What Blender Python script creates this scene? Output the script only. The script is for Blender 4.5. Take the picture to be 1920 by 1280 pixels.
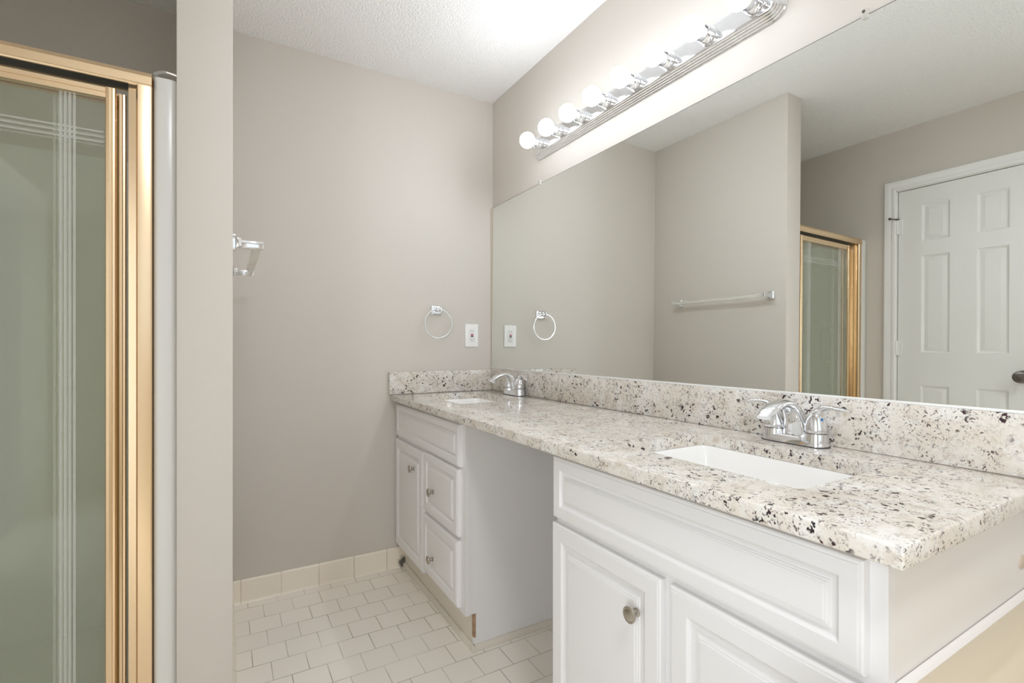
import bpy, bmesh, math, random
from mathutils import Vector, Matrix
random.seed(4)
for _o in list(bpy.data.objects): bpy.data.objects.remove(_o)
S = bpy.context.scene
COL = S.collection
PI = math.pi

# ------------------------------------------------------------------ camera, light, exposure
cam = bpy.data.cameras.new('camera'); camo = bpy.data.objects.new('camera', cam); COL.objects.link(camo)
camo.location = (-1.274, -2.402, 1.101)
camo.rotation_euler = (math.radians(90), 0, math.radians(-30.2))
cam.sensor_width = 36; cam.lens = 920/1920*36; cam.shift_y = 7.5/1920
cam.clip_start = .02
S.camera = camo
S.view_settings.view_transform = 'Standard'; S.view_settings.look = 'None'
S.view_settings.gamma = 1; S.view_settings.use_curve_mapping = False
S.view_settings.exposure = 0.38
w = bpy.data.worlds.new('world'); S.world = w; w.use_nodes = True
w.node_tree.nodes['Background'].inputs[0].default_value = (.85, .92, 1, 1)
w.node_tree.nodes['Background'].inputs[1].default_value = 1.0
def area(name, loc, rot, sx, sy, power, col=(1, 1, 1)):
    l = bpy.data.lights.new(name, 'AREA'); l.shape = 'RECTANGLE'; l.size = sx; l.size_y = sy
    l.energy = power; l.color = col
    o = bpy.data.objects.new(name, l); COL.objects.link(o); o.location = loc; o.rotation_euler = rot
    return o
# fill light added behind the camera, shining through an added, unseen window
area('added_window_fill', (-1.05, -4.14, 1.62), (math.radians(-90), 0, 0), 1.5, 1.25, 3, (.90, .985, 1.07))
# second added fill, from the left through an unseen, added doorway
area('added_doorway_fill', (-2.62, -2.98, 1.12), (0, math.radians(-90), 0), 1.9, 1.0, 23, (.90, .985, 1.07))
# overhead fill standing in for bounced flash, at the added ceiling lamp
lamp = area('added_ceiling_fill', (-1.05, -2.75, 2.375), (0, 0, 0), .34, .34, 12, (.96, .985, 1.04)); lamp.data.shape = 'DISK'
BULB_STRENGTH = 52.0
S.cycles.max_bounces = 14; S.cycles.diffuse_bounces = 7; S.cycles.glossy_bounces = 8
S.cycles.transmission_bounces = 10; S.cycles.transparent_max_bounces = 16
S.cycles.sample_clamp_indirect = 30; S.cycles.blur_glossy = .6
S.cycles.use_denoising = True

# ------------------------------------------------------------------ materials
def nodes(name):
    m = bpy.data.materials.new(name); m.use_nodes = True
    return m, m.node_tree, m.node_tree.nodes['Principled BSDF']
def mat(name, col, rough=.5, metal=0., spec=.5, bump=None, coat=0, vary=None):
    m, nt, b = nodes(name); N = nt.nodes; L = nt.links
    b.inputs['Base Color'].default_value = (*col, 1); b.inputs['Roughness'].default_value = rough
    b.inputs['Metallic'].default_value = metal; b.inputs['Specular IOR Level'].default_value = spec
    b.inputs['Coat Weight'].default_value = coat
    tc = N.new('ShaderNodeTexCoord')
    if bump:
        sc, st, dist = bump[:3]; det = bump[3] if len(bump) > 3 else 3
        nz = N.new('ShaderNodeTexNoise'); nz.inputs['Scale'].default_value = sc; nz.inputs['Detail'].default_value = det
        L.new(tc.outputs['Object'], nz.inputs['Vector'])
        bp = N.new('ShaderNodeBump'); bp.inputs['Strength'].default_value = st; bp.inputs['Distance'].default_value = dist
        L.new(nz.outputs['Fac'], bp.inputs['Height']); L.new(bp.outputs['Normal'], b.inputs['Normal'])
    if vary:
        sc, amt = vary
        nz = N.new('ShaderNodeTexNoise'); nz.inputs['Scale'].default_value = sc; nz.inputs['Detail'].default_value = 4
        L.new(tc.outputs['Object'], nz.inputs['Vector'])
        mx = N.new('ShaderNodeMix'); mx.data_type = 'RGBA'
        mx.inputs['A'].default_value = (*[c*(1-amt) for c in col], 1); mx.inputs['B'].default_value = (*[min(1, c*(1+amt)) for c in col], 1)
        L.new(nz.outputs['Fac'], mx.inputs['Factor']); L.new(mx.outputs['Result'], b.inputs['Base Color'])
    return m
M = {}
M['wall'] = mat('taupe_wall_paint', (.62, .577, .522), .55, bump=(260, .12, .002), vary=(1.3, .015))
M['ceiling'] = mat('popcorn_ceiling_paint', (.90, .89, .875), .9, bump=(130, .9, .008, 6))
M['white'] = mat('white_thermofoil', (.80, .785, .775), .32, vary=(2, .01))
M['gloss_white'] = mat('white_trim_paint', (.80, .795, .775), .35, vary=(3, .01))
M['casing'] = mat('white_casing_paint', (.82, .815, .80), .35)
M['panel'] = mat('side_panel_white', (.80, .77, .735), .4, vary=(2.5, .02))
M['fiberglass'] = mat('white_fibreglass', (.80, .80, .77), .22)
M['tub'] = mat('cream_tub_acrylic', (.63, .545, .405), .18, vary=(2, .02))
M['china'] = mat('white_vitreous_china', (.90, .89, .87), .08)
M['chrome'] = mat('polished_chrome', (.82, .83, .85), .07, 1)
M['steel'] = mat('ring_polished_chrome', (.86, .86, .86), .12, 1)
M['nickel'] = mat('brushed_nickel', (.50, .46, .40), .28, 1, bump=(500, .1, .0005))
M['bronze'] = mat('antique_nickel', (.20, .18, .165), .25, 1)
M['gold'] = mat('brushed_gold_aluminium', (.86, .66, .43), .27, 1, bump=(300, .05, .0005))
M['plastic'] = mat('white_plastic', (.86, .85, .83), .3)
M['red'] = mat('red_button', (.50, .02, .07), .4)
M['black'] = mat('black_plastic', (.02, .02, .022), .4)
M['slot'] = mat('slot_shadow', (.16, .15, .14), .6)
M['blue'] = mat('blue_dot', (.01, .14, .42), .3)
M['beige'] = mat('beige_plastic', (.58, .49, .39), .5)
M['shoe'] = mat('cream_shoe_molding', (.72, .665, .575), .5, vary=(6, .05))
M['wood'] = mat('raw_particle_wood', (.40, .26, .16), .8, vary=(60, .35))
M['mirror'] = mat('silvered_mirror', (.875, .895, .87), 0, 1)
M['mirror_edge'] = mat('mirror_black_edge', (.03, .03, .03), .4)
M['channel'] = mat('mirror_channel', (.82, .81, .79), .3)
M['drain'] = mat('drain_chrome', (.7, .7, .7), .15, 1)

M['diffuser'] = mat('opal_glass_diffuser', (.85, .85, .83), .3)

def granite():
    m, nt, b = nodes('speckled_cream_granite'); N = nt.nodes; L = nt.links
    tc = N.new('ShaderNodeTexCoord')
    def noise(scale, det=4, rough=.6, vec=None, dist=0.):
        n = N.new('ShaderNodeTexNoise'); n.inputs['Scale'].default_value = scale; n.inputs['Detail'].default_value = det
        n.inputs['Roughness'].default_value = rough; n.inputs['Distortion'].default_value = dist
        L.new(vec or tc.outputs['Object'], n.inputs['Vector']); return n
    def ramp(src, a, c, ca=(0, 0, 0, 1), cb=(1, 1, 1, 1)):
        r = N.new('ShaderNodeValToRGB'); r.color_ramp.elements[0].position = a; r.color_ramp.elements[1].position = c
        r.color_ramp.elements[0].color = ca; r.color_ramp.elements[1].color = cb
        L.new(src, r.inputs['Fac']); return r.outputs['Color']
    def mix(fac, a, c):
        x = N.new('ShaderNodeMix'); x.data_type = 'RGBA'; L.new(fac, x.inputs['Factor'])
        if isinstance(a, tuple): x.inputs['A'].default_value = (*a, 1)
        else: L.new(a, x.inputs['A'])
        if isinstance(c, tuple): x.inputs['B'].default_value = (*c, 1)
        else: L.new(c, x.inputs['B'])
        return x.outputs['Result']
    def math_(op, a, c):
        x = N.new('ShaderNodeMath'); x.operation = op
        for i, v in enumerate((a, c)):
            if isinstance(v, (int, float)): x.inputs[i].default_value = v
            else: L.new(v, x.inputs[i])
        return x.outputs[0]
    # warped coordinates
    nw = noise(34, 3, .6)
    sub = N.new('ShaderNodeVectorMath'); sub.operation = 'SUBTRACT'; L.new(nw.outputs['Color'], sub.inputs[0]); sub.inputs[1].default_value = (.5, .5, .5)
    scl = N.new('ShaderNodeVectorMath'); scl.operation = 'SCALE'; L.new(sub.outputs[0], scl.inputs[0]); scl.inputs['Scale'].default_value = .045
    add = N.new('ShaderNodeVectorMath'); add.operation = 'ADD'; L.new(tc.outputs['Object'], add.inputs[0]); L.new(scl.outputs[0], add.inputs[1])
    nw2 = noise(130, 2, .5)
    sub2 = N.new('ShaderNodeVectorMath'); sub2.operation = 'SUBTRACT'; L.new(nw2.outputs['Color'], sub2.inputs[0]); sub2.inputs[1].default_value = (.5, .5, .5)
    scl2 = N.new('ShaderNodeVectorMath'); scl2.operation = 'SCALE'; L.new(sub2.outputs[0], scl2.inputs[0]); scl2.inputs['Scale'].default_value = .014
    add2 = N.new('ShaderNodeVectorMath'); add2.operation = 'ADD'; L.new(add.outputs[0], add2.inputs[0]); L.new(scl2.outputs[0], add2.inputs[1])
    W = add2.outputs[0]
    base = mix(ramp(noise(14, 5).outputs['Fac'], .40, .62), (.705, .65, .57), (.785, .76, .715))
    base = mix(ramp(noise(38, 5, .65).outputs['Fac'], .54, .70), base, (.60, .52, .43))
    base = mix(math_('MULTIPLY', ramp(noise(85, 4, .6, W).outputs['Fac'], .56, .66), .55), base, (.45, .42, .41))
    def spots(scale, lo, hi, keep, cl_scale, cl_lo, cl_hi):
        v = N.new('ShaderNodeTexVoronoi'); v.inputs['Scale'].default_value = scale; v.inputs['Randomness'].default_value = 1
        L.new(W, v.inputs['Vector'])
        d = ramp(v.outputs['Distance'], lo, hi, (1, 1, 1, 1), (0, 0, 0, 1))
        sp = N.new('ShaderNodeSeparateColor'); L.new(v.outputs['Color'], sp.inputs[0])
        k = math_('GREATER_THAN', sp.outputs[0], keep)
        c = ramp(noise(cl_scale, 3).outputs['Fac'], cl_lo, cl_hi)
        return math_('MULTIPLY', math_('MULTIPLY', d, k), c), sp.outputs[1]
    s1, h1 = spots(68, .27, .37, .56, 9, .45, .53)
    s2, h2 = spots(150, .30, .42, .52, 15, .40, .52)
    s3, h3 = spots(300, .32, .45, .60, 30, .42, .55)
    vn = noise(42, 4, .55, W); vd = math_('ABSOLUTE', math_('SUBTRACT', vn.outputs['Fac'], .5), 0)
    vein = math_('MULTIPLY', ramp(vd, .004, .014, (1, 1, 1, 1), (0, 0, 0, 1)), ramp(noise(11, 3).outputs['Fac'], .56, .64))
    base = mix(math_('MULTIPLY', s3, .62), base, (.24, .18, .145))
    base = mix(math_('MULTIPLY', vein, .80), base, (.10, .09, .10))
    base = mix(math_('MULTIPLY', s2, .90), base, mix(h2, (.045, .04, .05), (.15, .09, .075)))
    base = mix(s1, base, mix(h1, (.018, .016, .022), (.065, .026, .032)))
    L.new(base, b.inputs['Base Color']); b.inputs['Roughness'].default_value = .09
    b.inputs['Specular IOR Level'].default_value = .5
    return m
M['granite'] = granite()

def tiles(name, bw, rh, off, org, axes, tile=(.90, .85, .77), joint=(.40, .36, .30), mortar=.0016, rough=.28, freq=2, dirt=None):
    m, nt, b = nodes(name); N = nt.nodes; L = nt.links
    tc = N.new('ShaderNodeTexCoord'); sp = N.new('ShaderNodeSeparateXYZ'); L.new(tc.outputs['Object'], sp.inputs[0])
    cb = N.new('ShaderNodeCombineXYZ')
    for i, a in enumerate(axes):
        x = N.new('ShaderNodeMath'); x.operation = 'SUBTRACT'; L.new(sp.outputs[a], x.inputs[0]); x.inputs[1].default_value = org[i]
        L.new(x.outputs[0], cb.inputs[i])
    br = N.new('ShaderNodeTexBrick'); L.new(cb.outputs[0], br.inputs['Vector'])
    br.offset = off; br.offset_frequency = freq; br.squash = 1
    br.inputs['Scale'].default_value = 1; br.inputs['Mortar Size'].default_value = mortar; br.inputs['Mortar Smooth'].default_value = .15
    br.inputs['Bias'].default_value = 0; br.inputs['Brick Width'].default_value = bw; br.inputs['Row Height'].default_value = rh
    br.inputs['Color1'].default_value = (*tile, 1); br.inputs['Color2'].default_value = (*[c*.965 for c in tile], 1)
    nz = N.new('ShaderNodeTexNoise'); nz.inputs['Scale'].default_value = 5; nz.inputs['Detail'].default_value = 3; L.new(tc.outputs['Object'], nz.inputs['Vector'])
    rp = N.new('ShaderNodeValToRGB'); rp.color_ramp.elements[0].position = .36; rp.color_ramp.elements[1].position = .62
    rp.color_ramp.elements[0].color = (*[t*.80 for t in tile], 1); rp.color_ramp.elements[1].color = (*joint, 1)
    L.new(nz.outputs['Fac'], rp.inputs['Fac']); L.new(rp.outputs['Color'], br.inputs['Mortar'])
    out = br.outputs['Color']
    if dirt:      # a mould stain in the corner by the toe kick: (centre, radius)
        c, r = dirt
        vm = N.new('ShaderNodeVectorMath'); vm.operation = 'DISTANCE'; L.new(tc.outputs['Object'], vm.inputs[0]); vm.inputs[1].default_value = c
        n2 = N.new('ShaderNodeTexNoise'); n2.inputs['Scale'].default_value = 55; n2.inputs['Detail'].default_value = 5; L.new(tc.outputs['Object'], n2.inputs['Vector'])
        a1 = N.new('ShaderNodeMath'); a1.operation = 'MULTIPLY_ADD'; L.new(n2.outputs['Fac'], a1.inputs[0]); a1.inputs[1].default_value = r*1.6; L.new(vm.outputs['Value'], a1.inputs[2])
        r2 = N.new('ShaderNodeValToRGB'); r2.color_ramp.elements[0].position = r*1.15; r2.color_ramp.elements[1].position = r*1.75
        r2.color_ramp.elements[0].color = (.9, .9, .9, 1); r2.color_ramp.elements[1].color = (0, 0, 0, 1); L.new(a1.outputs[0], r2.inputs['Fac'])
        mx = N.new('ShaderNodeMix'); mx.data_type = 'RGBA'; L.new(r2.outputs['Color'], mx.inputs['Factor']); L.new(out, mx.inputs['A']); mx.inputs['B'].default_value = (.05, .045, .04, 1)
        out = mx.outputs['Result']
    L.new(out, b.inputs['Base Color'])
    bp = N.new('ShaderNodeBump'); bp.inputs['Strength'].default_value = .5; bp.inputs['Distance'].default_value = .002; bp.invert = True
    L.new(br.outputs['Fac'], bp.inputs['Height']); L.new(bp.outputs['Normal'], b.inputs['Normal'])
    b.inputs['Roughness'].default_value = rough
    return m
M['floor'] = tiles('cream_floor_tile', .1115, .109, .5, (-1.0285-1.115, -.503-10.9), (0, 1))
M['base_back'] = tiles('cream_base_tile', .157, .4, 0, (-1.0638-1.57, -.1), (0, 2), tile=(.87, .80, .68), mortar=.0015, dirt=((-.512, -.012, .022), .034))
M['base_side'] = tiles('cream_base_tile_side', .157, .4, 0, (-3.17, -.1), (1, 2), tile=(.87, .80, .68), mortar=.0015)

def glass_mat(name, tint, refl=.10):
    m = bpy.data.materials.new(name); m.use_nodes = True; nt = m.node_tree; N = nt.nodes; L = nt.links
    N.remove(N['Principled BSDF']); out = N['Material Output']
    tr = N.new('ShaderNodeBsdfTransparent'); tr.inputs[0].default_value = (*tint, 1)
    gl = N.new('ShaderNodeBsdfGlossy'); gl.inputs['Roughness'].default_value = .02
    fr = N.new('ShaderNodeFresnel'); fr.inputs[0].default_value = 1.45
    df = N.new('ShaderNodeBsdfDiffuse'); df.inputs[0].default_value = (.80, .83, .74, 1); tl = N.new('ShaderNodeBsdfTranslucent'); tl.inputs[0].default_value = (.80, .83, .74, 1)
    dm = N.new('ShaderNodeMixShader'); dm.inputs[0].default_value = .5; L.new(df.outputs[0], dm.inputs[1]); L.new(tl.outputs[0], dm.inputs[2])
    vm = N.new('ShaderNodeMixShader'); vm.inputs[0].default_value = refl; L.new(tr.outputs[0], vm.inputs[1]); L.new(dm.outputs[0], vm.inputs[2])   # soap film
    ge = N.new('ShaderNodeNewGeometry'); om = N.new('ShaderNodeMath'); om.operation = 'SUBTRACT'; om.inputs[0].default_value = 1; L.new(ge.outputs['Backfacing'], om.inputs[1])
    fm = N.new('ShaderNodeMath'); fm.operation = 'MULTIPLY'; L.new(fr.outputs[0], fm.inputs[0]); L.new(om.outputs[0], fm.inputs[1])
    mx = N.new('ShaderNodeMixShader'); L.new(fm.outputs[0], mx.inputs[0]); L.new(vm.outputs[0], mx.inputs[1]); L.new(gl.outputs[0], mx.inputs[2])
    L.new(mx.outputs[0], out.inputs[0]); return m
M['glass'] = glass_mat('green_tinted_shower_glass', (.945, .955, .925))
def etch_mat():
    m = bpy.data.materials.new('etched_glass'); m.use_nodes = True; nt = m.node_tree; N = nt.nodes; L = nt.links
    b = N['Principled BSDF']; b.inputs['Base Color'].default_value = (.82, .83, .80, 1); b.inputs['Roughness'].default_value = .5
    tr = N.new('ShaderNodeBsdfTransparent'); mx = N.new('ShaderNodeMixShader'); mx.inputs[0].default_value = .24
    L.new(tr.outputs[0], mx.inputs[1]); L.new(b.outputs[0], mx.inputs[2]); L.new(mx.outputs[0], N['Material Output'].inputs[0]); return m
M['etch'] = etch_mat()
def acrylic_mat():
    m = bpy.data.materials.new('clear_acrylic_bar'); m.use_nodes = True; nt = m.node_tree; N = nt.nodes; L = nt.links
    b = N['Principled BSDF']; b.inputs['Base Color'].default_value = (.84, .82, .77, 1); b.inputs['Roughness'].default_value = .12
    tr = N.new('ShaderNodeBsdfTransparent'); tr.inputs[0].default_value = (.95, .94, .91, 1)
    mx = N.new('ShaderNodeMixShader'); mx.inputs[0].default_value = .5
    L.new(tr.outputs[0], mx.inputs[1]); L.new(b.outputs[0], mx.inputs[2]); L.new(mx.outputs[0], N['Material Output'].inputs[0]); return m
M['acrylic'] = acrylic_mat()
def bulb_mat():
    m, nt, b = nodes('lit_frosted_bulb')
    b.inputs['Base Color'].default_value = (.9, .9, .9, 1); b.inputs['Roughness'].default_value = .4
    b.inputs['Emission Color'].default_value = (.93, .985, 1.06, 1)
    N = nt.nodes; L = nt.links                     # LED globe: the half towards the socket glows less
    ge = N.new('ShaderNodeNewGeometry'); sp = N.new('ShaderNodeSeparateXYZ'); L.new(ge.outputs['Normal'], sp.inputs[0])
    mr_ = N.new('ShaderNodeMapRange'); mr_.inputs['From Min'].default_value = -.9; mr_.inputs['From Max'].default_value = .5
    mr_.inputs['To Min'].default_value = BULB_STRENGTH; mr_.inputs['To Max'].default_value = BULB_STRENGTH*.03
    L.new(sp.outputs['X'], mr_.inputs['Value']); L.new(mr_.outputs[0], b.inputs['Emission Strength'])
    return m
M['bulb'] = bulb_mat()

# ------------------------------------------------------------------ mesh helpers
ORG = {}                                          # world position of each object's origin
def world(p): return ORG.get(p.name, Vector((0, 0, 0))) if p else Vector((0, 0, 0))
def finish(name, bm, m, parent=None, smooth=35, label=None, recalc=True):
    if recalc: bmesh.ops.recalc_face_normals(bm, faces=bm.faces)
    o0 = world(parent)
    if o0.length: bmesh.ops.translate(bm, verts=bm.verts, vec=-o0)
    me = bpy.data.meshes.new(name); bm.to_mesh(me); bm.free()
    if smooth:
        me.polygons.foreach_set('use_smooth', [True]*len(me.polygons)); me.set_sharp_from_angle(angle=math.radians(smooth))
    me.materials.append(M[m] if isinstance(m, str) else m)
    o = bpy.data.objects.new(name, me); COL.objects.link(o)
    if parent: o.parent = parent
    ORG[o.name] = o0
    if label: o['label'] = label
    return o
def tag(o, label, cat, group=None):
    o['label'] = label; o['category'] = cat
    if group: o['group'] = group
    return o
def thing(name, label, cat, loc, group=None):
    o = bpy.data.objects.new(name, None); COL.objects.link(o); o.location = loc; o.empty_display_size = .05
    ORG[o.name] = Vector(loc); return tag(o, label, cat, group)
def struct(name, bm, m, parent=None, **k):
    o = finish(name, bm, m, parent, **k)
    if not parent: o['kind'] = 'structure'
    return o
def bx(bm, x0, x1, y0, y1, z0, z1, bev=0, seg=2):
    t = bmesh.new()
    bmesh.ops.create_cube(t, size=1)
    for v in t.verts: v.co = Vector((x0+(v.co.x+.5)*(x1-x0), y0+(v.co.y+.5)*(y1-y0), z0+(v.co.z+.5)*(z1-z0)))
    if bev: bmesh.ops.bevel(t, geom=t.edges[:], offset=bev, segments=seg, profile=.5, affect='EDGES')
    me = bpy.data.meshes.new('t'); t.to_mesh(me); t.free(); bm.from_mesh(me); bpy.data.meshes.remove(me); return bm
def box(*a, **k): return bx(bmesh.new(), *a, **k)
def loft(bm, rings, cap0=True, cap1=True, closed=True):
    V = [[bm.verts.new(p) for p in r] for r in rings]; n = len(V[0])
    for a, b in zip(V, V[1:]):
        for i in range(n if closed else n-1):
            j = (i+1) % n
            bm.faces.new((a[i], a[j], b[j], b[i]))
    if cap0: bm.faces.new(list(reversed(V[0])))
    if cap1: bm.faces.new(V[-1])
    return V
def lathe(bm, c, axis, prof, n=28):              # prof: (distance along axis, radius)
    a = Vector(axis).normalized(); u = a.orthogonal().normalized(); v = a.cross(u); c = Vector(c)
    loft(bm, [[c+a*t+(u*math.cos(2*PI*i/n)+v*math.sin(2*PI*i/n))*max(r, 1e-5) for i in range(n)] for t, r in prof]); return bm
def tri(bm):
    bm.normal_update(); bmesh.ops.triangulate(bm, faces=[f for f in bm.faces if len(f.verts) > 4])
def prism(bm, pts, axis, a0, a1):                # polygon in the two other axes, pushed along axis
    def P(p, a):
        return {'x': (a, p[0], p[1]), 'y': (p[0], a, p[1]), 'z': (p[0], p[1], a)}[axis]
    loft(bm, [[P(p, a0) for p in pts], [P(p, a1) for p in pts]]); return bm
def catmull(pts, sub=8):
    P = [Vector(p) for p in pts]; P = [2*P[0]-P[1]]+P+[2*P[-1]-P[-2]]; out = []
    for i in range(1, len(P)-2):
        for k in range(sub):
            t = k/sub; a, b, c, d = P[i-1:i+3]
            out.append(.5*((2*b)+(c-a)*t+(2*a-5*b+4*c-d)*t*t+(3*b-a-3*c+d)*t**3))
    out.append(P[-2]); return out
def sweep(bm, pts, side, dims, n=18, sub=7, sq=2.0):   # dims: (half width along side, half height) at each control point
    pth = catmull(pts, sub); D = catmull([(*d, 0) for d in dims], sub); side = Vector(side); rings = []
    for i, p in enumerate(pth):
        t = (pth[min(i+1, len(pth)-1)]-pth[max(i-1, 0)]).normalized()
        s = (side-t*side.dot(t)).normalized(); up = t.cross(s)
        r = []
        for k in range(n):
            a = 2*PI*k/n; ca, sa = math.cos(a), math.sin(a)
            r.append(p+s*D[i].x*math.copysign(abs(ca)**(2/sq), ca)+up*D[i].y*math.copysign(abs(sa)**(2/sq), sa))
        rings.append(r)
    loft(bm, rings); return bm
def rrect(cx, cy, w_, h_, r, n=6):
    out = []
    for sx, sy, a0 in ((1, 1, 0), (-1, 1, 90), (-1, -1, 180), (1, -1, 270)):
        for k in range(n+1):
            a = math.radians(a0+90*k/n); out.append((cx+sx*(w_/2-r)+r*math.cos(a), cy+sy*(h_/2-r)+r*math.sin(a)))
    return out
RAISED = [(0, 19), (0, 6), (1.2, 3.2), (3.5, 1.6), (7.5, 1.1), (8.2, 0), (40, 0), (41, .8), (44, 3.6), (50, 6.2), (57, 7), (59, 6.6), (60.5, 4.2), (63.5, 3.9), (65, 2.3), (69, 1.8), (70.5, .6), (76, .3)]
def raised(bm, y0, y1, z0, z1, xf, k=1.0, ke=1.0, prof=RAISED):  # raised-panel front that faces -x
    V = []
    for ins, dep in prof:
        i = (ins if ins <= 9 else 8.2+(ins-8.2)*k)*.001; x = xf+dep*.001
        V.append([bm.verts.new((x, y, z)) for y, z in ((y0+i, z0+i), (y1-i, z0+i), (y1-i, z1-i), (y0+i, z1-i))])
    for a, b in zip(V, V[1:]):
        for i in range(4): bm.faces.new((a[i], a[(i+1) % 4], b[(i+1) % 4], b[i]))
    bm.faces.new(V[0]); bm.faces.new(V[-1]); return bm
def boolean(o, cutter_bm):
    me = bpy.data.meshes.new('cut'); cutter_bm.to_mesh(me); cutter_bm.free(); c = bpy.data.objects.new('cut', me); COL.objects.link(c)
    md = o.modifiers.new('b', 'BOOLEAN'); md.operation = 'DIFFERENCE'; md.object = c; md.solver = 'EXACT'
    bpy.context.view_layer.update(); dg = bpy.context.evaluated_depsgraph_get()
    new = bpy.data.meshes.new_from_object(o.evaluated_get(dg)); o.modifiers.clear(); o.data = new
    bpy.data.objects.remove(c); bpy.data.meshes.remove(me)
    new.polygons.foreach_set('use_smooth', [True]*len(new.polygons)); new.set_sharp_from_angle(angle=math.radians(35))
def dup(root, loc, label=None):
    r = root.copy(); COL.objects.link(r); r.location = loc
    if label: r['label'] = label
    for ch in list(root.children):
        c = ch.copy(); COL.objects.link(c); c.parent = r
        for g in list(ch.children):
            d = g.copy(); COL.objects.link(d); d.parent = c
    return r

# ------------------------------------------------------------------ the room
H = 2.44; XL = -2.26; YN = -3.9
PX, PT, PY = -1.2593, .123, -.9142               # partition: right face, thickness, near end
struct('floor', box(XL-.12, .12, YN-.12, .12, -.1, 0), 'floor', smooth=0)
struct('ceiling', box(XL-.12, .12, YN-.12, .12, H, H+.1), 'ceiling', smooth=0)
struct('wall_back', box(XL-.12, .12, 0, .12, 0, H), 'wall', smooth=0)
struct('wall_right', box(0, .12, YN-.12, 0, 0, H), 'wall', smooth=0)
struct('wall_partition', box(PX-PT, PX, PY, 0, 0, H, bev=.002, seg=2), 'wall')
wl = struct('wall_left', box(XL-.12, XL, YN-.12, 0, 0, H), 'wall', smooth=0)
DY0, DY1, DZ = -1.612, -1.007, 2.062              # the closed door in the left wall
boolean(wl, box(XL-.2, XL+.1, DY0-.004, DY1+.004, -.05, DZ+.004))
boolean(wl, box(XL-.2, XL+.1, -3.45, -2.5, -.05, 2.05))     # unseen doorway, added to let the fill light in
wn = struct('wall_near', box(XL, 0, YN-.12, YN, 0, H), 'wall', smooth=0)
WX0, WX1, WZ0, WZ1 = -1.75, -.35, 1.05, 2.2
boolean(wn, box(WX0, WX1, YN-.3, YN+.1, WZ0, WZ1))
fr = bmesh.new()
for a in ((WX0, WX0+.05, WZ0, WZ1), (WX1-.05, WX1, WZ0, WZ1), (WX0, WX1, WZ0, WZ0+.05), (WX0, WX1, WZ1-.05, WZ1), ((WX0+WX1)/2-.02, (WX0+WX1)/2+.02, WZ0, WZ1)):
    bx(fr, a[0], a[1], YN-.09, YN-.04, a[2], a[3])
wf = struct('added_window_1', fr, 'gloss_white', smooth=0)  # frame of the unseen window added for the fill light

# base tiles with a rounded top and a small cove at the foot
def base_prof(h, t):
    return [(0, 0), (t+.006, 0), (t+.003, .004), (t, .014), (t, h-.008), (t-.002, h-.003), (t-.006, h), (0, h)]
bm = bmesh.new(); prism(bm, [(-a-.0005, b) for a, b in base_prof(.099, .011)], 'x', PX+.001, -.49)
struct('baseboard_back', bm, 'base_back')
bm = bmesh.new(); prism(bm, [(PX+.0005+a, b) for a, b in base_prof(.099, .009)], 'y', PY+.002, -.013)
struct('baseboard_left', bm, 'base_side')

# ------------------------------------------------------------------ door in the left wall (seen in the mirror)
def door_front(bm, x, y0, y1, z0, z1, panels):    # faces +x, panels recessed with raised fields
    ys = sorted({y0, y1, *[p[0] for p in panels], *[p[1] for p in panels]}); zs = sorted({z0, z1, *[p[2] for p in panels], *[p[3] for p in panels]})
    for a, b in zip(ys, ys[1:]):
        for c, d in zip(zs, zs[1:]):
            if any(p[0] <= a+1e-6 and p[1] >= b-1e-6 and p[2] <= c+1e-6 and p[3] >= d-1e-6 for p in panels): continue
            bm.faces.new([bm.verts.new(v) for v in ((x, a, c), (x, b, c), (x, b, d), (x, a, d))])
    for p in panels:
        R = []
        for ins, dep in ((0, 0), (2, 2), (9, 7), (13, 8), (30, 3.4), (33, 2.6), (33.5, 2.6)):
            i = ins*.001
            R.append([bm.verts.new((x-dep*.001, yy, zz)) for yy, zz in ((p[0]+i, p[2]+i), (p[1]-i, p[2]+i), (p[1]-i, p[3]-i), (p[0]+i, p[3]-i))])
        for a, b in zip(R, R[1:]):
            for i in range(4): bm.faces.new((a[i], a[(i+1) % 4], b[(i+1) % 4], b[i]))
        bm.faces.new(R[-1])
    xb = x-.035
    for q in (((xb, y0, z0), (xb, y1, z0), (xb, y1, z1), (xb, y0, z1)), ((x, y0, z0), (xb, y0, z0), (xb, y0, z1), (x, y0, z1)), ((x, y1, z0), (xb, y1, z0), (xb, y1, z1), (x, y1, z1)),
              ((x, y0, z1), (x, y1, z1), (xb, y1, z1), (xb, y0, z1)), ((x, y0, z0), (x, y1, z0), (xb, y1, z0), (xb, y0, z0))):
        bm.faces.new([bm.verts.new(v) for v in q])
    bmesh.ops.remove_doubles(bm, verts=bm.verts, dist=1e-5)
cols = ((-1.252, -1.122), (-1.496, -1.368)); rows = ((1.746, 1.960), (1.092, 1.661), (.24, .899))
bm = bmesh.new(); door_front(bm, XL-.006, DY0, DY1, .008, DZ, [(*c, *r) for c in cols for r in rows])
door = struct('door_1', bm, 'gloss_white', smooth=25)
door['label'] = 'closed white six panel door in the left wall, seen in the mirror'
for hz in (1.851, 1.119, .25):
    hb = bmesh.new(); lathe(hb, (XL+.004, DY1+.004, hz-.044), (0, 0, 1), [(0, .006), (.088, .006)], 12); bx(hb, XL-.006, XL+.001, DY1-.02, DY1+.001, hz-.044, hz+.044)
    finish('hinge', hb, 'casing', door)
sb = bmesh.new(); lathe(sb, (XL+.008, DY1+.002, 1.898), (1, .45, 0), [(0, .004), (.045, .004), (.046, .008), (.052, .008)], 10); lathe(sb, (XL+.004, DY1+.004, 1.893), (0, 0, 1), [(0, .009), (.006, .009)], 12)
lathe(sb, (XL+.006, DY1+.002, 1.897), (.5, -1, 0), [(0, .004), (.012, .004)], 10)
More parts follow.
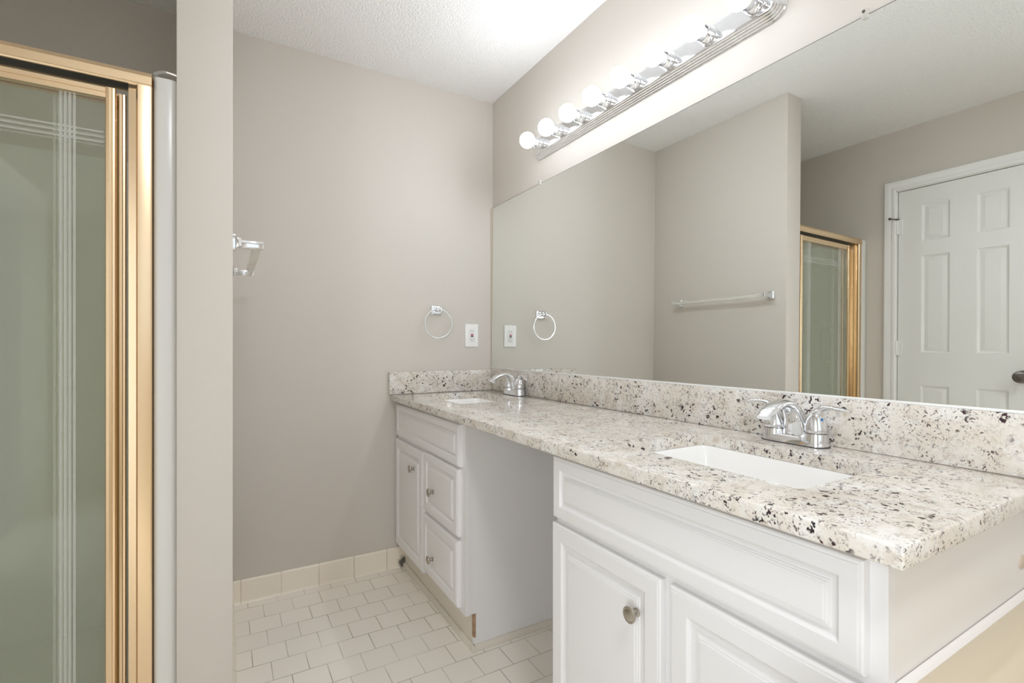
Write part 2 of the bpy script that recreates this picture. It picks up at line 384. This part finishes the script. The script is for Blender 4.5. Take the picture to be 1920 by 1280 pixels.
finish('hinge_stop', sb, 'bronze', door)
kb = bmesh.new(); lathe(kb, (XL-.006, -1.552, .973), (1, 0, 0), [(0, .033), (.004, .033), (.008, .028), (.010, .013), (.030, .011), (.036, .018), (.044, .027), (.056, .031), (.066, .027), (.070, .016), (.069, .008), (.071, .003), (.071, 0)])
finish('door_knob', kb, 'bronze', door)
def casing_prof():                                # (across, height)
    return [(0, 0), (0, .010), (.004, .013), (.018, .0135), (.022, .011), (.036, .0145), (.046, .017), (.056, .017), (.060, .013), (.060, 0)]
bm = bmesh.new()
cp = casing_prof(); yl, yr, zt = DY1+.008, DY0-.008, DZ+.008
rings = [[(XL+h, yl+a, 0) for a, h in cp], [(XL+h, yl+a, zt+a) for a, h in cp], [(XL+h, yr-a, zt+a) for a, h in cp], [(XL+h, yr-a, 0) for a, h in cp]]
loft(bm, rings)
struct('trim_1', bm, 'casing', smooth=25)
jb = bmesh.new()                                  # jamb lining in the opening
bx(jb, XL-.11, XL+.001, DY1+.0035, DY1+.012, 0, DZ+.012); bx(jb, XL-.11, XL+.001, DY0-.012, DY0-.0035, 0, DZ+.012); bx(jb, XL-.11, XL+.001, DY0-.012, DY1+.012, DZ+.0035, DZ+.012)
bx(jb, XL-.06, XL-.043, DY0-.004, DY1+.004, 0, DZ+.004)
struct('trim_2', jb, 'gloss_white', smooth=0)

# ------------------------------------------------------------------ shower
SX0, SX1 = XL+.003, PX-PT-.003                    # the stall fits between left wall and partition
SY = -.8225; SZ = 1.80
st = thing('shower_stall', 'white one-piece shower stall between the partition and left wall', 'shower stall', ((SX0+SX1)/2, -.45, 0))
bm = bmesh.new()
J0, J1 = -2.174, -1.4395                          # outer faces of the two gold jambs
outer = [(SX0, SY), (SX0, -.003), (SX1, -.003), (SX1, SY)]
inner = [(J1+.006, SY), (J1+.006, SY+.09)] + [(SX1-.045, SY+.13)] + [(SX1-.045-.06*(1-math.cos(a)), -.048-.06*(1-math.sin(a))) for a in [i*PI/2/6 for i in range(7)]] + \
        [(SX0+.045+.06*(1-math.sin(a)), -.048-.06*(1-math.cos(a))) for a in [i*PI/2/6 for i in range(7)]] + [(SX0+.045, SY+.13), (J0-.006, SY+.09), (J0-.006, SY)]
prism(bm, outer+inner, 'z', .0, SZ)
tri(bm)
finish('surround', bm, 'fiberglass', st)
bm = bmesh.new(); bx(bm, J0-.0055, J1+.0055, SY+.002, -.05, 0.001, .05); bx(bm, J0-.0055, J1+.0055, SY, SY+.09, 0.001, .125, bev=.012, seg=3)
finish('shower_pan', bm, 'fiberglass', st)
bm = bmesh.new()                                  # rounded front column by the partition, with the turned-over lip on top
def column(x0, x1):
    pts = [(x0, SY+.02), (x0, SY-.004)] + [(x0+.012-.012*math.cos(a), SY-.004-.012*math.sin(a)) for a in (.3, .7, 1.1, 1.5)] + [(x1-.014+.014*math.sin(a), SY-.002-.014*math.cos(a)) for a in (.05, .5, 1.0, 1.5)] + [(x1, SY+.02)]
    return pts
prism(bm, column(J1+.0015, SX1), 'z', 0.001, SZ-.002); prism(bm, column(SX0, J0-.0015), 'z', 0.001, SZ-.002)
finish('front_flange', bm, 'fiberglass', st)
bm = bmesh.new()
sweep(bm, [(J1+.002, SY-.006, SZ+.003), (J1+.014, SY-.005, SZ+.013), (J1+.030, SY-.003, SZ+.018), (J1+.052, SY, SZ+.016)], (0, 1, 0), [(.010, .0045)]*4, n=10)
finish('top_lip', bm, 'steel', st, label='polished curved lip on top of the white flange')

sd = thing('shower_door', 'gold framed sliding glass shower door left of the partition', 'shower door', ((J0+J1)/2, SY, .125))
bm = bmesh.new()
hp = [(SY-.030, 1.767), (SY-.030, 1.787), (SY-.027, 1.789), (SY-.022, 1.799), (SY+.030, 1.799), (SY+.030, 1.762), (SY+.024, 1.762), (SY+.024, 1.790), (SY-.022, 1.790), (SY-.022, 1.762), (SY-.027, 1.762), (SY-.0285, 1.766)]
prism(bm, hp, 'x', J0, J1)
tri(bm)
finish('header_rail', bm, 'gold', sd, smooth=25)
finish('header_shade', box(J0+.002, J1-.0305, SY-.0215, SY+.0235, 1.764, 1.7895), 'black', sd, smooth=0)  # black block painted in for the shade inside the header channel
def jamb(x0, s):                                  # s=+1: stands on the right, opens towards -x
    pts = [(x0, SY-.026), (x0, SY+.03), (x0-s*.045, SY+.03), (x0-s*.045, SY+.0235), (x0-s*.012, SY+.0235), (x0-s*.010, SY-.006), (x0-s*.049, SY-.006), (x0-s*.050, SY-.009),
           (x0-s*.033, SY-.011), (x0-s*.0325, SY-.024), (x0-s*.029, SY-.0275), (x0-s*.004, SY-.0275)]
    b = bmesh.new(); prism(b, pts, 'z', .135, 1.766); tri(b); return b
finish('side_jamb', jamb(J1, 1), 'gold', sd, smooth=25); finish('side_jamb', jamb(J0, -1), 'gold', sd, smooth=25)
bm = bmesh.new(); bx(bm, J0, J1, SY-.026, SY+.028, .1252, .135, bev=.002); bx(bm, J0, J1, SY-.0015, SY+.0015, .13, .155)
finish('bottom_track', bm, 'gold', sd)
def panel(name, x0, x1, y, xl, inset):
    fb = bmesh.new(); zt, zb = 1.742, .145
    def stile(a, b):                              # a rounded hollow stile
        m_ = (a+b)/2; hw = abs(b-a)/2
        prism(fb, [(m_-hw, y+.006), (m_-hw, y-.006), (m_-hw*.8, y-.0085), (m_-hw*.25, y-.0095), (m_+hw*.25, y-.0075), (m_+hw*.45, y-.009), (m_+hw*.85, y-.0085), (m_+hw, y-.006), (m_+hw, y+.006)], 'z', zb, zt)
    stile(x0, x0+.012); stile(x1-.021, x1)
    prism(fb, [(y+.006, zt), (y-.007, zt), (y-.009, zt-.002), (y-.009, zt-.013), (y-.007, zt-.014), (y-.007, zt-.026), (y+.006, zt-.028)], 'x', x0+.020, x1-.020)
    prism(fb, [(y+.006, zb), (y-.008, zb), (y-.008, zb+.028), (y+.006, zb+.028)], 'x', x0+.020, x1-.020)
    tri(fb)
    p = finish(name, fb, 'gold', sd, smooth=25)
    gb = box(x0+.010, x1-.018, y-.0025, y+.0025, zb+.02, zt-.02); finish('glass', gb, 'glass', p, smooth=0)
    eb = bmesh.new()                              # etched border lines on the face of the glass
    ye0, ye1 = y-.0034, y-.0027
    xr = x1-inset
    for c in (xr, xl):
        for k in range(4):
            xx = c-.0125+k*.0083; bx(eb, xx-.0026, xx+.0026, ye0, ye1, zb+.03, zt-.029)
    for k in range(3):
        zz = 1.605+k*.0125
        bx(eb, x0+.024, x1-.024, ye0, ye1, zz-.0019, zz+.0019)
    for c in (xr, xl):
        for k in range(4):
            for j in range(3):
                xx = c-.0125+k*.0083; zz = 1.605+j*.0125
                v = [eb.verts.new(q) for q in ((xx-.006, ye0, zz), (xx, ye0-.0004, zz-.0065), (xx+.006, ye0, zz), (xx, ye0-.0004, zz+.0065))]; eb.faces.new(v)
    finish('etched_border', eb, 'etch', p, smooth=0)
    return p
panel('sliding_panel', -2.035, -1.513, SY-.0145, -1.935, .092)
pb = panel('sliding_panel', -2.020, -1.4965, SY+.0125, -1.915, .126)
hb = bmesh.new(); sweep(hb, [(-1.79, SY-.017, 1.03), (-1.79, SY-.045, 1.045), (-1.79, SY-.045, 1.13), (-1.79, SY-.045, 1.215), (-1.79, SY-.017, 1.23)], (1, 0, 0), [(.007, .007)]*5, n=12)
finish('pull_handle', hb, 'glass', sd)

# ------------------------------------------------------------------ countertop with two cut-outs
CT, CB, CD, CL = .86, .83, .575, 2.1313
FS = (-.5475, -.1135); NS = (-1.9366, -1.501); OX = (-.443, -.143)     # cut-outs in y; x
bm = box(-CD, -.001, -CL, -.001, CB, CT, bev=.0035, seg=3)
ct = finish('countertop', bm, 'granite')
tag(ct, 'speckled cream granite countertop over both white vanity cabinets', 'countertop')
for y0, y1 in (FS, NS):
    cb = bmesh.new(); prism(cb, rrect((OX[0]+OX[1])/2, (y0+y1)/2, OX[1]-OX[0], y1-y0, .022), 'z', CB-.03, CT+.03); boolean(ct, cb)
BS = .9756
tag(finish('backsplash', box(-.0205, -.001, -CL, -.001, CT+.0002, BS, bev=.0015), 'granite'), 'long speckled granite backsplash strip under the mirror', 'backsplash')
tag(finish('backsplash', box(-.583, -.021, -.0205, -.001, CT+.0002, BS-.006, bev=.0015), 'granite'), 'short granite side splash on the back wall below the outlet', 'backsplash')

def sink(name, ys, label):
    cy = sum(ys)/2; cx = sum(OX)/2; w_ = OX[1]-OX[0]; l_ = ys[1]-ys[0]
    root = thing(name, label, 'sink', (cx, cy, CB-.15), 'undermount basins')
    b = bmesh.new(); rings = []
    for dw, r, z in ((.050, .035, CB-.012), (.050, .035, CB-.0005), (-.004, .022, CB-.0005), (-.008, .024, CB-.006), (-.014, .028, CB-.03), (-.036, .045, CB-.105), (-.060, .055, CB-.125), (-.11, .06, CB-.133), (-.2, .045, CB-.138)):
        rings.append([(x, y, z) for x, y in rrect(cx, cy, w_+dw, l_+dw, r)])
    V = loft(b, rings, cap0=False)
    rings2 = [[(x, y, z) for x, y in rrect(cx, cy, w_+dw, l_+dw, r)] for dw, r, z in ((.050, .035, CB-.012), (.004, .03, CB-.02), (-.025, .045, CB-.11), (-.05, .05, CB-.14), (-.2, .045, CB-.146))]
    loft(b, rings2, cap0=False); bmesh.ops.remove_doubles(b, verts=b.verts, dist=1e-5)
    finish('basin', b, 'china', root)
    d = bmesh.new(); lathe(d, (cx, cy, CB-.1378), (0, 0, 1), [(0, .030), (.002, .030), (.004, .026), (.002, .021), (.003, .020), (.006, .012), (.007, 0)]); finish('drain', d, 'drain', root)
    return root
sink('sink', NS, 'white rectangular undermount basin near the right end of the granite counter')
sink('sink', FS, 'white rectangular undermount basin beside the back wall')

# ------------------------------------------------------------------ faucets
def make_faucet(loc, label):
    x0, y0, z0 = loc
    root = thing('faucet', label, 'faucet', loc, 'two handle chrome faucets')
    def P(x, y, z): return (x0+x, y0+y, z0+z)
    b = bmesh.new()                               # deck plate: two hubs joined by a waisted body
    def stad(l, w_, n=10):
        out = []
        for s, a0 in ((1, 0), (-1, 180)):
            for k in range(n+1):
                a = math.radians(a0+180*k/n); out.append((w_*math.cos(a), s*l+w_*math.sin(a)))
        return out
    loft(b, [[P(x, y, z) for x, y in stad(l, w_)] for l, w_, z in ((.051, .0285, .0), (.051, .0285, .003), (.051, .0275, .008), (.051, .025, .015), (.051, .020, .020))])
    for s in (-1, 1):
        lathe(b, P(0, s*.051, .0), (0, 0, 1), [(.002, .0275), (.012, .0265), (.026, .0245), (.031, .0235)])
    finish('deck_plate', b, 'chrome', root)
    bk = bmesh.new()
    loft(bk, [[P(x, y, z) for x, y in stad(.0515, .0295)] for z in (.0, .0018)]); finish('gasket', bk, 'black', root)
    sp = bmesh.new()                              # arched spout: wide shield foot, flat flared tip
    sweep(sp, [P(.012, 0, .004), P(.010, 0, .03), P(.000, 0, .062), P(-.020, 0, .088), P(-.048, 0, .099), P(-.080, 0, .096), P(-.108, 0, .084), P(-.128, 0, .071)],
          (0, 1, 0), [(.036, .024), (.032, .022), (.024, .018), (.0195, .0135), (.018, .0105), (.019, .009), (.0195, .0085), (.017, .006)], n=24, sq=2.5)
    lathe(sp, P(-.113, 0, .060), (0, 0, 1), [(0, .0105), (.012, .0115), (.02, .0115)])
    finish('spout', sp, 'chrome', root)
    lr = bmesh.new(); lathe(lr, P(.022, 0, .01), (0, 0, 1), [(0, .003), (.055, .003), (.056, .007), (.061, .0075), (.066, .006), (.067, .002)]); finish('lift_rod', lr, 'chrome', root)
    for s in (-1, 1):
        h = bmesh.new()
        lathe(h, P(0, s*.051, 0), (0, 0, 1), [(.0325, .0225), (.036, .0240), (.042, .0235), (.056, .0205), (.070, .0165), (.080, .013), (.085, .008)])
        sweep(h, [P(0, s*.049, .064), P(-.001, s*.056, .080), P(-.003, s*.068, .0915), P(-.006, s*.088, .0955), P(-.008, s*.110, .094), P(-.009, s*.131, .092)],
              (1, 0, 0), [(.013, .011), (.0125, .0105), (.0105, .0075), (.0095, .005), (.0105, .0042), (.006, .0025)], n=16)
        hd = finish('lever_handle', h, 'chrome', root)
        g = bmesh.new(); lathe(g, P(0, s*.051, .031), (0, 0, 1), [(0, .0215), (.0016, .0215)]); finish('collar_ring', g, 'black', hd)
        d = bmesh.new(); lathe(d, P(-.0055, s*(.051+.0165), .0655), (-.3, s*1, .25), [(-.003, .0034), (.001, .0034), (.0018, .002)], 12)
        finish('temperature_dot', d, 'blue' if s < 0 else 'red', hd)
    return root
fa = make_faucet((-.055, -1.702, CT+.0003), 'chrome two handle faucet beside the sink at right end of counter')
dup(fa, (-.055, -.328, CT+.0003), 'small chrome two handle faucet in the far corner by the outlet wall')

# ------------------------------------------------------------------ vanity cabinets
XF = -.552; XC = -.533
def knob(x, y, z, parent):
    b = bmesh.new(); lathe(b, (x, y, z), (-1, 0, 0), [(0, .009), (.002, .009), (.004, .006), (.012, .0055), (.016, .009), (.0185, .0155), (.021, .0168), (.023, .0163), (.024, .0145), (.0236, .0128), (.0246, .0112), (.0256, .006), (.0258, 0)], 24)
    return finish('knob', b, 'nickel', parent, label='brushed nickel round knob')
def face_frame(bm, y0, y1, zb, stile0, stile1, mull, zrail, extra=()):   # frame behind the doors, no two pieces overlap
    xa, xb = XC-.002, XC+.016; zt = CB-.0012
    bx(bm, xa, xb, y0, y0+stile0, zb, zt); bx(bm, xa, xb, y1-stile1, y1, zb, zt)
    for z0, z1 in ((zb, zb+.035), (zrail-.02, zrail+.02), (zt-.04, zt)): bx(bm, xa, xb, y0+stile0, y1-stile1, z0, z1)
    for m0, m1 in mull: bx(bm, xa, xb, m0, m1, zb+.035, zrail-.02)
    for e in extra: bx(bm, xa, xb, *e)

fc = thing('vanity_cabinet', 'white vanity cabinet with two drawers against the back wall', 'cabinet', (-.27, -.41, 0))
Y0, Y1, ZB = -.8005, -.004, .132
bm = bmesh.new()
side = [(XC+.005, ZB), (XC+.005, CB-.0008), (-.002, CB-.0008), (-.002, .003), (-.500, .003), (-.500, ZB)]
prism(bm, side, 'y', Y0, Y0+.016); prism(bm, side, 'y', Y1-.016, Y1)
bx(bm, -.53, -.002, Y0+.016, Y1-.016, ZB, ZB+.016)
tri(bm)
finish('carcass', bm, 'white', fc)
bm = bmesh.new(); face_frame(bm, Y0-.0015, Y1, ZB-.002, .06, .02, [(-.42, -.39)], .648, [(Y0+.0585, -.42, .37, .41)]); finish('face_frame', bm, 'white', fc)
bm = bmesh.new(); raised(bm, -.7785, -.0245, .662, .815, XF, .62); finish('false_drawer_front', bm, 'white', fc, smooth=25)
bm = bmesh.new(); raised(bm, -.402, -.012, .128, .644, XF, .95); d = finish('door', bm, 'white', fc, smooth=25); knob(XF, -.292, .553, d)
bm = bmesh.new(); raised(bm, -.766, -.414, .406, .651, XF, .78); d = finish('drawer', bm, 'white', fc, smooth=25); knob(XF, -.527, .509, d)
bm = bmesh.new(); raised(bm, -.762, -.404, .148, .389, XF, .78); d = finish('drawer', bm, 'white', fc, smooth=25); knob(XF, -.521, .2355, d)
finish('toe_kick', box(-.5003, -.486, Y0+.0162, Y1-.008, .002, ZB-.0005), 'shoe', fc)
finish('raw_edge', box(-.5012, -.4935, Y0-.0006, Y0+.0158, .045, ZB-.0005), 'wood', fc, smooth=0, label='bare brown particle board edge in the toe notch')
def shoe_prof(a=.013, h=.020): return [(0, 0), (a, 0), (a, h*.35), (a*.75, h*.75), (a*.3, h), (0, h)]
bm = bmesh.new(); prism(bm, [(-.5006-a, h+.0005) for a, h in shoe_prof()], 'y', Y0-.0137, -.014)
prism(bm, [(Y0-.0005-a, h+.0005) for a, h in shoe_prof()], 'x', -.5138, -.003)
finish('shoe_molding', bm, 'shoe', fc)

nc = thing('vanity_cabinet', 'large white vanity cabinet with two doors under the nearer sink', 'cabinet', (-.27, -1.73, 0))
Y0, Y1 = -2.098, -1.366
bm = bmesh.new(); prism(bm, side, 'y', Y1-.016, Y1); bx(bm, -.53, -.002, Y0+.016, Y1-.016, ZB, ZB+.016)
tri(bm)
finish('carcass', bm, 'white', nc)
bm = bmesh.new(); prism(bm, side, 'y', Y0, Y0+.016); tri(bm); finish('side_panel', bm, 'panel', nc)
bm = bmesh.new(); face_frame(bm, Y0-.001, Y1, ZB-.002, .05, .03, [(-1.76, -1.72)], .655); finish('face_frame', bm, 'white', nc)
bm = bmesh.new(); raised(bm, -2.078, -1.3665, .664, .8185, XF, .70); finish('false_drawer_front', bm, 'white', nc, smooth=25)
bm = bmesh.new(); raised(bm, -1.7285, -1.3635, .128, .649, XF); d = finish('door', bm, 'white', nc, smooth=25); knob(XF, -1.6665, .5585, d)
bm = bmesh.new(); raised(bm, -2.080, -1.7505, .128, .649, XF); d = finish('door', bm, 'white', nc, smooth=25); knob(XF, -2.02, .30, d)
finish('toe_kick', box(-.492, -.482, Y0+.016, Y1-.008, .002, ZB), 'shoe', nc)
bm = bmesh.new(); lathe(bm, (-.030, Y0+.0005, .7095), (0, -1, 0), [(0, .0125), (.002, .0125), (.0035, .010), (.004, 0)], 20); finish('screw_cap', bm, 'beige', nc, label='small round beige cap')

# ------------------------------------------------------------------ bathtub beside the vanity
tb = thing('bathtub', 'cream bathtub rim at the lower right beside the vanity side', 'bathtub', (-.40, -2.9, 0))
TX0, TX1, TY0, TY1, TZ = -.78, -.004, -3.72, -2.104, .655
bm = bmesh.new(); cx, cy = (TX0+TX1)/2, (TY0+TY1)/2; w_, l_ = TX1-TX0, TY1-TY0
rings = [[(x, y, z) for x, y in rrect(cx, cy, w_-d_, l_-d_, r, 8)] for d_, r, z in ((0, .01, .002), (0, .01, TZ-.012), (.004, .01, TZ-.003), (.014, .012, TZ), (.10, .09, TZ), (.12, .11, TZ-.004), (.145, .13, TZ-.020), (.165, .14, TZ-.05), (.24, .16, TZ-.30), (.32, .17, TZ-.40), (.46, .14, TZ-.43))]
loft(bm, rings)
finish('tub_shell', bm, 'tub', tb)
bm = bmesh.new(); prism(bm, [(TY1-.0062, TZ-.003), (TY1-.0062, TZ+.0002), (TY1-.002, TZ+.0002), (TY1+.002, TZ+.0015), (TY1+.0045, TZ+.004), (TY1+.0045, TZ-.008)], 'x', TX0+.2, TX1-.002); finish('caulk_bead', bm, 'panel', tb)

# ------------------------------------------------------------------ mirror
mr = thing('wall_mirror', 'large frameless mirror above the granite backsplash', 'mirror', (-.006, -1.066, BS))
MZ0, MZ1 = BS+.002, 1.859
def mx(z): return -.0078+.0073*(z-(BS+.5))
bm = bmesh.new()
ym0, ym1 = -2.13, -.005
loft(bm, [[(mx(MZ0), ym0, MZ0), (mx(MZ0), ym1, MZ0), (mx(MZ1), ym1, MZ1), (mx(MZ1), ym0, MZ1)], [(mx(MZ0)+.004, ym0, MZ0), (mx(MZ0)+.004, ym1, MZ0), (mx(MZ1)+.004, ym1, MZ1), (mx(MZ1)+.004, ym0, MZ1)]])
g = finish('mirror_glass', bm, 'mirror', mr, smooth=0)
g.data.materials.append(M['mirror_edge'])
b2 = bmesh.new(); b2.from_mesh(g.data); b2.normal_update()
ff = [f for f in b2.faces if f.normal.x < -.5]; r_ = bmesh.ops.inset_region(b2, faces=ff, thickness=.002)
for f in r_['faces']: f.material_index = 1
b2.to_mesh(g.data); b2.free()
for p in g.data.polygons:
    if p.normal.x > -.5: p.material_index = 1
bm = bmesh.new(); bx(bm, mx(MZ0)-.0035, -.0008, ym0, ym1, BS+.0001, BS+.0055, bev=.001); finish('bottom_channel', bm, 'channel', mr)
for cyy, zz in ((-1.8358, MZ1), (-.486, MZ1)):
    bm = bmesh.new(); bx(bm, -.011, -.0005, cyy-.007, cyy+.007, zz-.008, zz+.014, bev=.003); lathe(bm, (-.0105, cyy, zz+.007), (-1, 0, 0), [(0, .0042), (.0015, .0035), (.002, 0)], 12)
    c = finish('mirror_clip', bm, 'acrylic', mr)
    bm = bmesh.new(); lathe(bm, (-.0128, cyy, zz+.007), (-1, 0, 0), [(0, .0036), (.001, .003), (.0012, 0)], 12); finish('screw', bm, 'bronze', c)
bm = bmesh.new(); bx(bm, -.013, -.0005, -.0045, -.0005, .99, 1.857); finish('edge_caulk', bm, 'beige', mr)

# ------------------------------------------------------------------ vanity light
vl = thing('vanity_light', 'chrome eight bulb strip light on the wall above the mirror', 'light fixture', (0, -1.05, 2.022))
bm = bmesh.new(); LY0, LY1, LZ0, LZ1 = -1.655, -.443, 1.9695, 2.075
rings = []
for ins, h_ in ((0, .0005), (0, .004), (2.5, .0055), (3.5, .0095), (7.5, .0115), (8.5, .0155), (12.5, .0175), (13.5, .0215), (17.5, .0235), (18.5, .0275), (23, .0295), (25, .030), (27, .030)):
    i = ins*.001; rr = max(.012, .042-i)
    rings.append([(-h_, y, z) for y, z in rrect((LY0+LY1)/2, (LZ0+LZ1)/2, LY1-LY0-2*i, LZ1-LZ0-2*i, rr, 10)])
loft(bm, rings); finish('backplate', bm, 'chrome', vl, smooth=22)
for k in range(8):
    yb = -.5315-k*.1502; zb = 2.0224
    s = bmesh.new(); lathe(s, (-.0295, yb, zb), (-1, 0, 0), [(0, .0275), (.003, .0275), (.004, .0235), (.016, .0235), (.0165, .0245), (.018, .0245), (.0185, .0235), (.031, .0235), (.032, .022), (.028, .020), (.015, .018)], 28)
    so = finish('bulb_socket', s, 'chrome', vl)
    nk = bmesh.new(); lathe(nk, (-.048, yb, zb), (-1, 0, 0), [(0, .016), (.012, .016), (.018, .0165), (.026, .019)], 24); finish('bulb_neck', nk, 'plastic', so)
    b = bmesh.new(); R_ = .0345
    bmesh.ops.create_uvsphere(b, u_segments=28, v_segments=18, radius=R_); bmesh.ops.translate(b, verts=b.verts, vec=(-.105, yb, zb))
    finish('bulb', b, 'bulb', so, label='lit white globe bulb')

# unseen flush ceiling lamp, added as a body for the overhead fill
cl = thing('added_ceiling_light', 'added unseen flush white round ceiling lamp at the bathtub end of the room', 'added ceiling light', (-1.05, -2.75, H))
bm = bmesh.new(); lathe(bm, (-1.05, -2.75, H-.0005), (0, 0, -1), [(0, .19), (.022, .19), (.026, .185), (.026, .0)]); finish('canopy', bm, 'gloss_white', cl)
bm = bmesh.new(); lathe(bm, (-1.05, -2.75, H-.026), (0, 0, -1), [(0, .175), (.02, .175), (.036, .172), (.036, .0)]); finish('diffuser', bm, 'diffuser', cl)

# ------------------------------------------------------------------ towel ring, outlet, towel bar
tr = thing('towel_ring', 'chrome towel ring on the back wall beside the outlet', 'towel ring', (-.333, 0, 1.284))
bm = bmesh.new(); rings = [[(x, -h_, z) for x, z in rrect(-.333, 1.284, .056-2*i, .048-2*i, .006)] for i, h_ in ((0, .0003), (0, .006), (.003, .009), (.007, .0105), (.009, .0105))]
loft(bm, rings); bx(bm, -.347, -.339, -.052, -.009, 1.275, 1.297, bev=.002); bx(bm, -.328, -.320, -.052, -.009, 1.275, 1.297, bev=.002); bx(bm, -.346, -.321, -.020, -.008, 1.273, 1.299, bev=.003)
finish('wall_mount', bm, 'chrome', tr)
bm = bmesh.new(); n1, n2, R_, r_ = 64, 10, .0735, .0034
rg = [[(-.3365+(R_+r_*math.cos(b))*math.sin(a), -.043+r_*math.sin(b), 1.2135+(R_+r_*math.cos(b))*math.cos(a)) for b in [2*PI*j/n2 for j in range(n2)]] for a in [2*PI*i/n1 for i in range(n1+1)]]
loft(bm, rg, False, False); bmesh.ops.remove_doubles(bm, verts=bm.verts, dist=1e-6); finish('ring', bm, 'steel', tr)

ol = thing('wall_outlet', 'white wall outlet with red and black buttons above the counter', 'outlet', (-.130, 0, 1.155))
bm = bmesh.new(); loft(bm, [[(x, -h_, z) for x, z in rrect(-.130, 1.155, .078-2*i, .123-2*i, .004-i*.3)] for i, h_ in ((0, .0003), (0, .004), (.002, .0062), (.004, .0065))])
finish('cover_plate', bm, 'plastic', ol)
rc = finish('receptacle', box(-.1465, -.1135, -.0085, -.006, 1.1215, 1.1885, bev=.001), 'gloss_white', ol)
finish('reset_button', box(-.1375, -.1225, -.0105, -.0083, 1.1565, 1.1625, bev=.0006), 'red', rc, label='red button')
finish('test_button', box(-.1375, -.1225, -.0105, -.0083, 1.1475, 1.1535, bev=.0006), 'black', rc, label='black button')
for zc in (1.180, 1.137):
    for dx in (-.0065, .0065): finish('blade_slot', box(-.130+dx-.0009, -.130+dx+.0009, -.0088, -.0080, zc-.004, zc+.004), 'slot', rc, smooth=0)
for zc in (1.1685, 1.1255):
    bm = bmesh.new(); lathe(bm, (-.130, -.0080, zc), (0, -1, 0), [(0, .0022), (.0008, .0022)], 10); finish('ground_slot', bm, 'slot', rc, smooth=0)

tw = thing('towel_bar', 'towel bar with clear bar and chrome posts on the partition', 'towel bar', (PX, -.53, 1.38))
TBZ = 1.383
for yp in (-.835, -.225):
    bm = bmesh.new()
    loft(bm, [[(PX+h_, y, z) for y, z in rrect(yp, TBZ+.004, .040-2*i, .046-2*i, .006)] for i, h_ in ((0, .0003), (0, .006), (.003, .010), (.006, .011), (.008, .014), (.0095, .022))])
    bx(bm, PX+.018, PX+.078, yp-.009, yp+.009, TBZ-.010, TBZ+.012, bev=.0015)
    finish('post', bm, 'chrome', tw)
s_ = bmesh.new(); bx(s_, PX+.050, PX+.072, -.827, -.233, TBZ-.009, TBZ+.009, bev=.0015); finish('bar', s_, 'acrylic', tw, label='clear square bar')
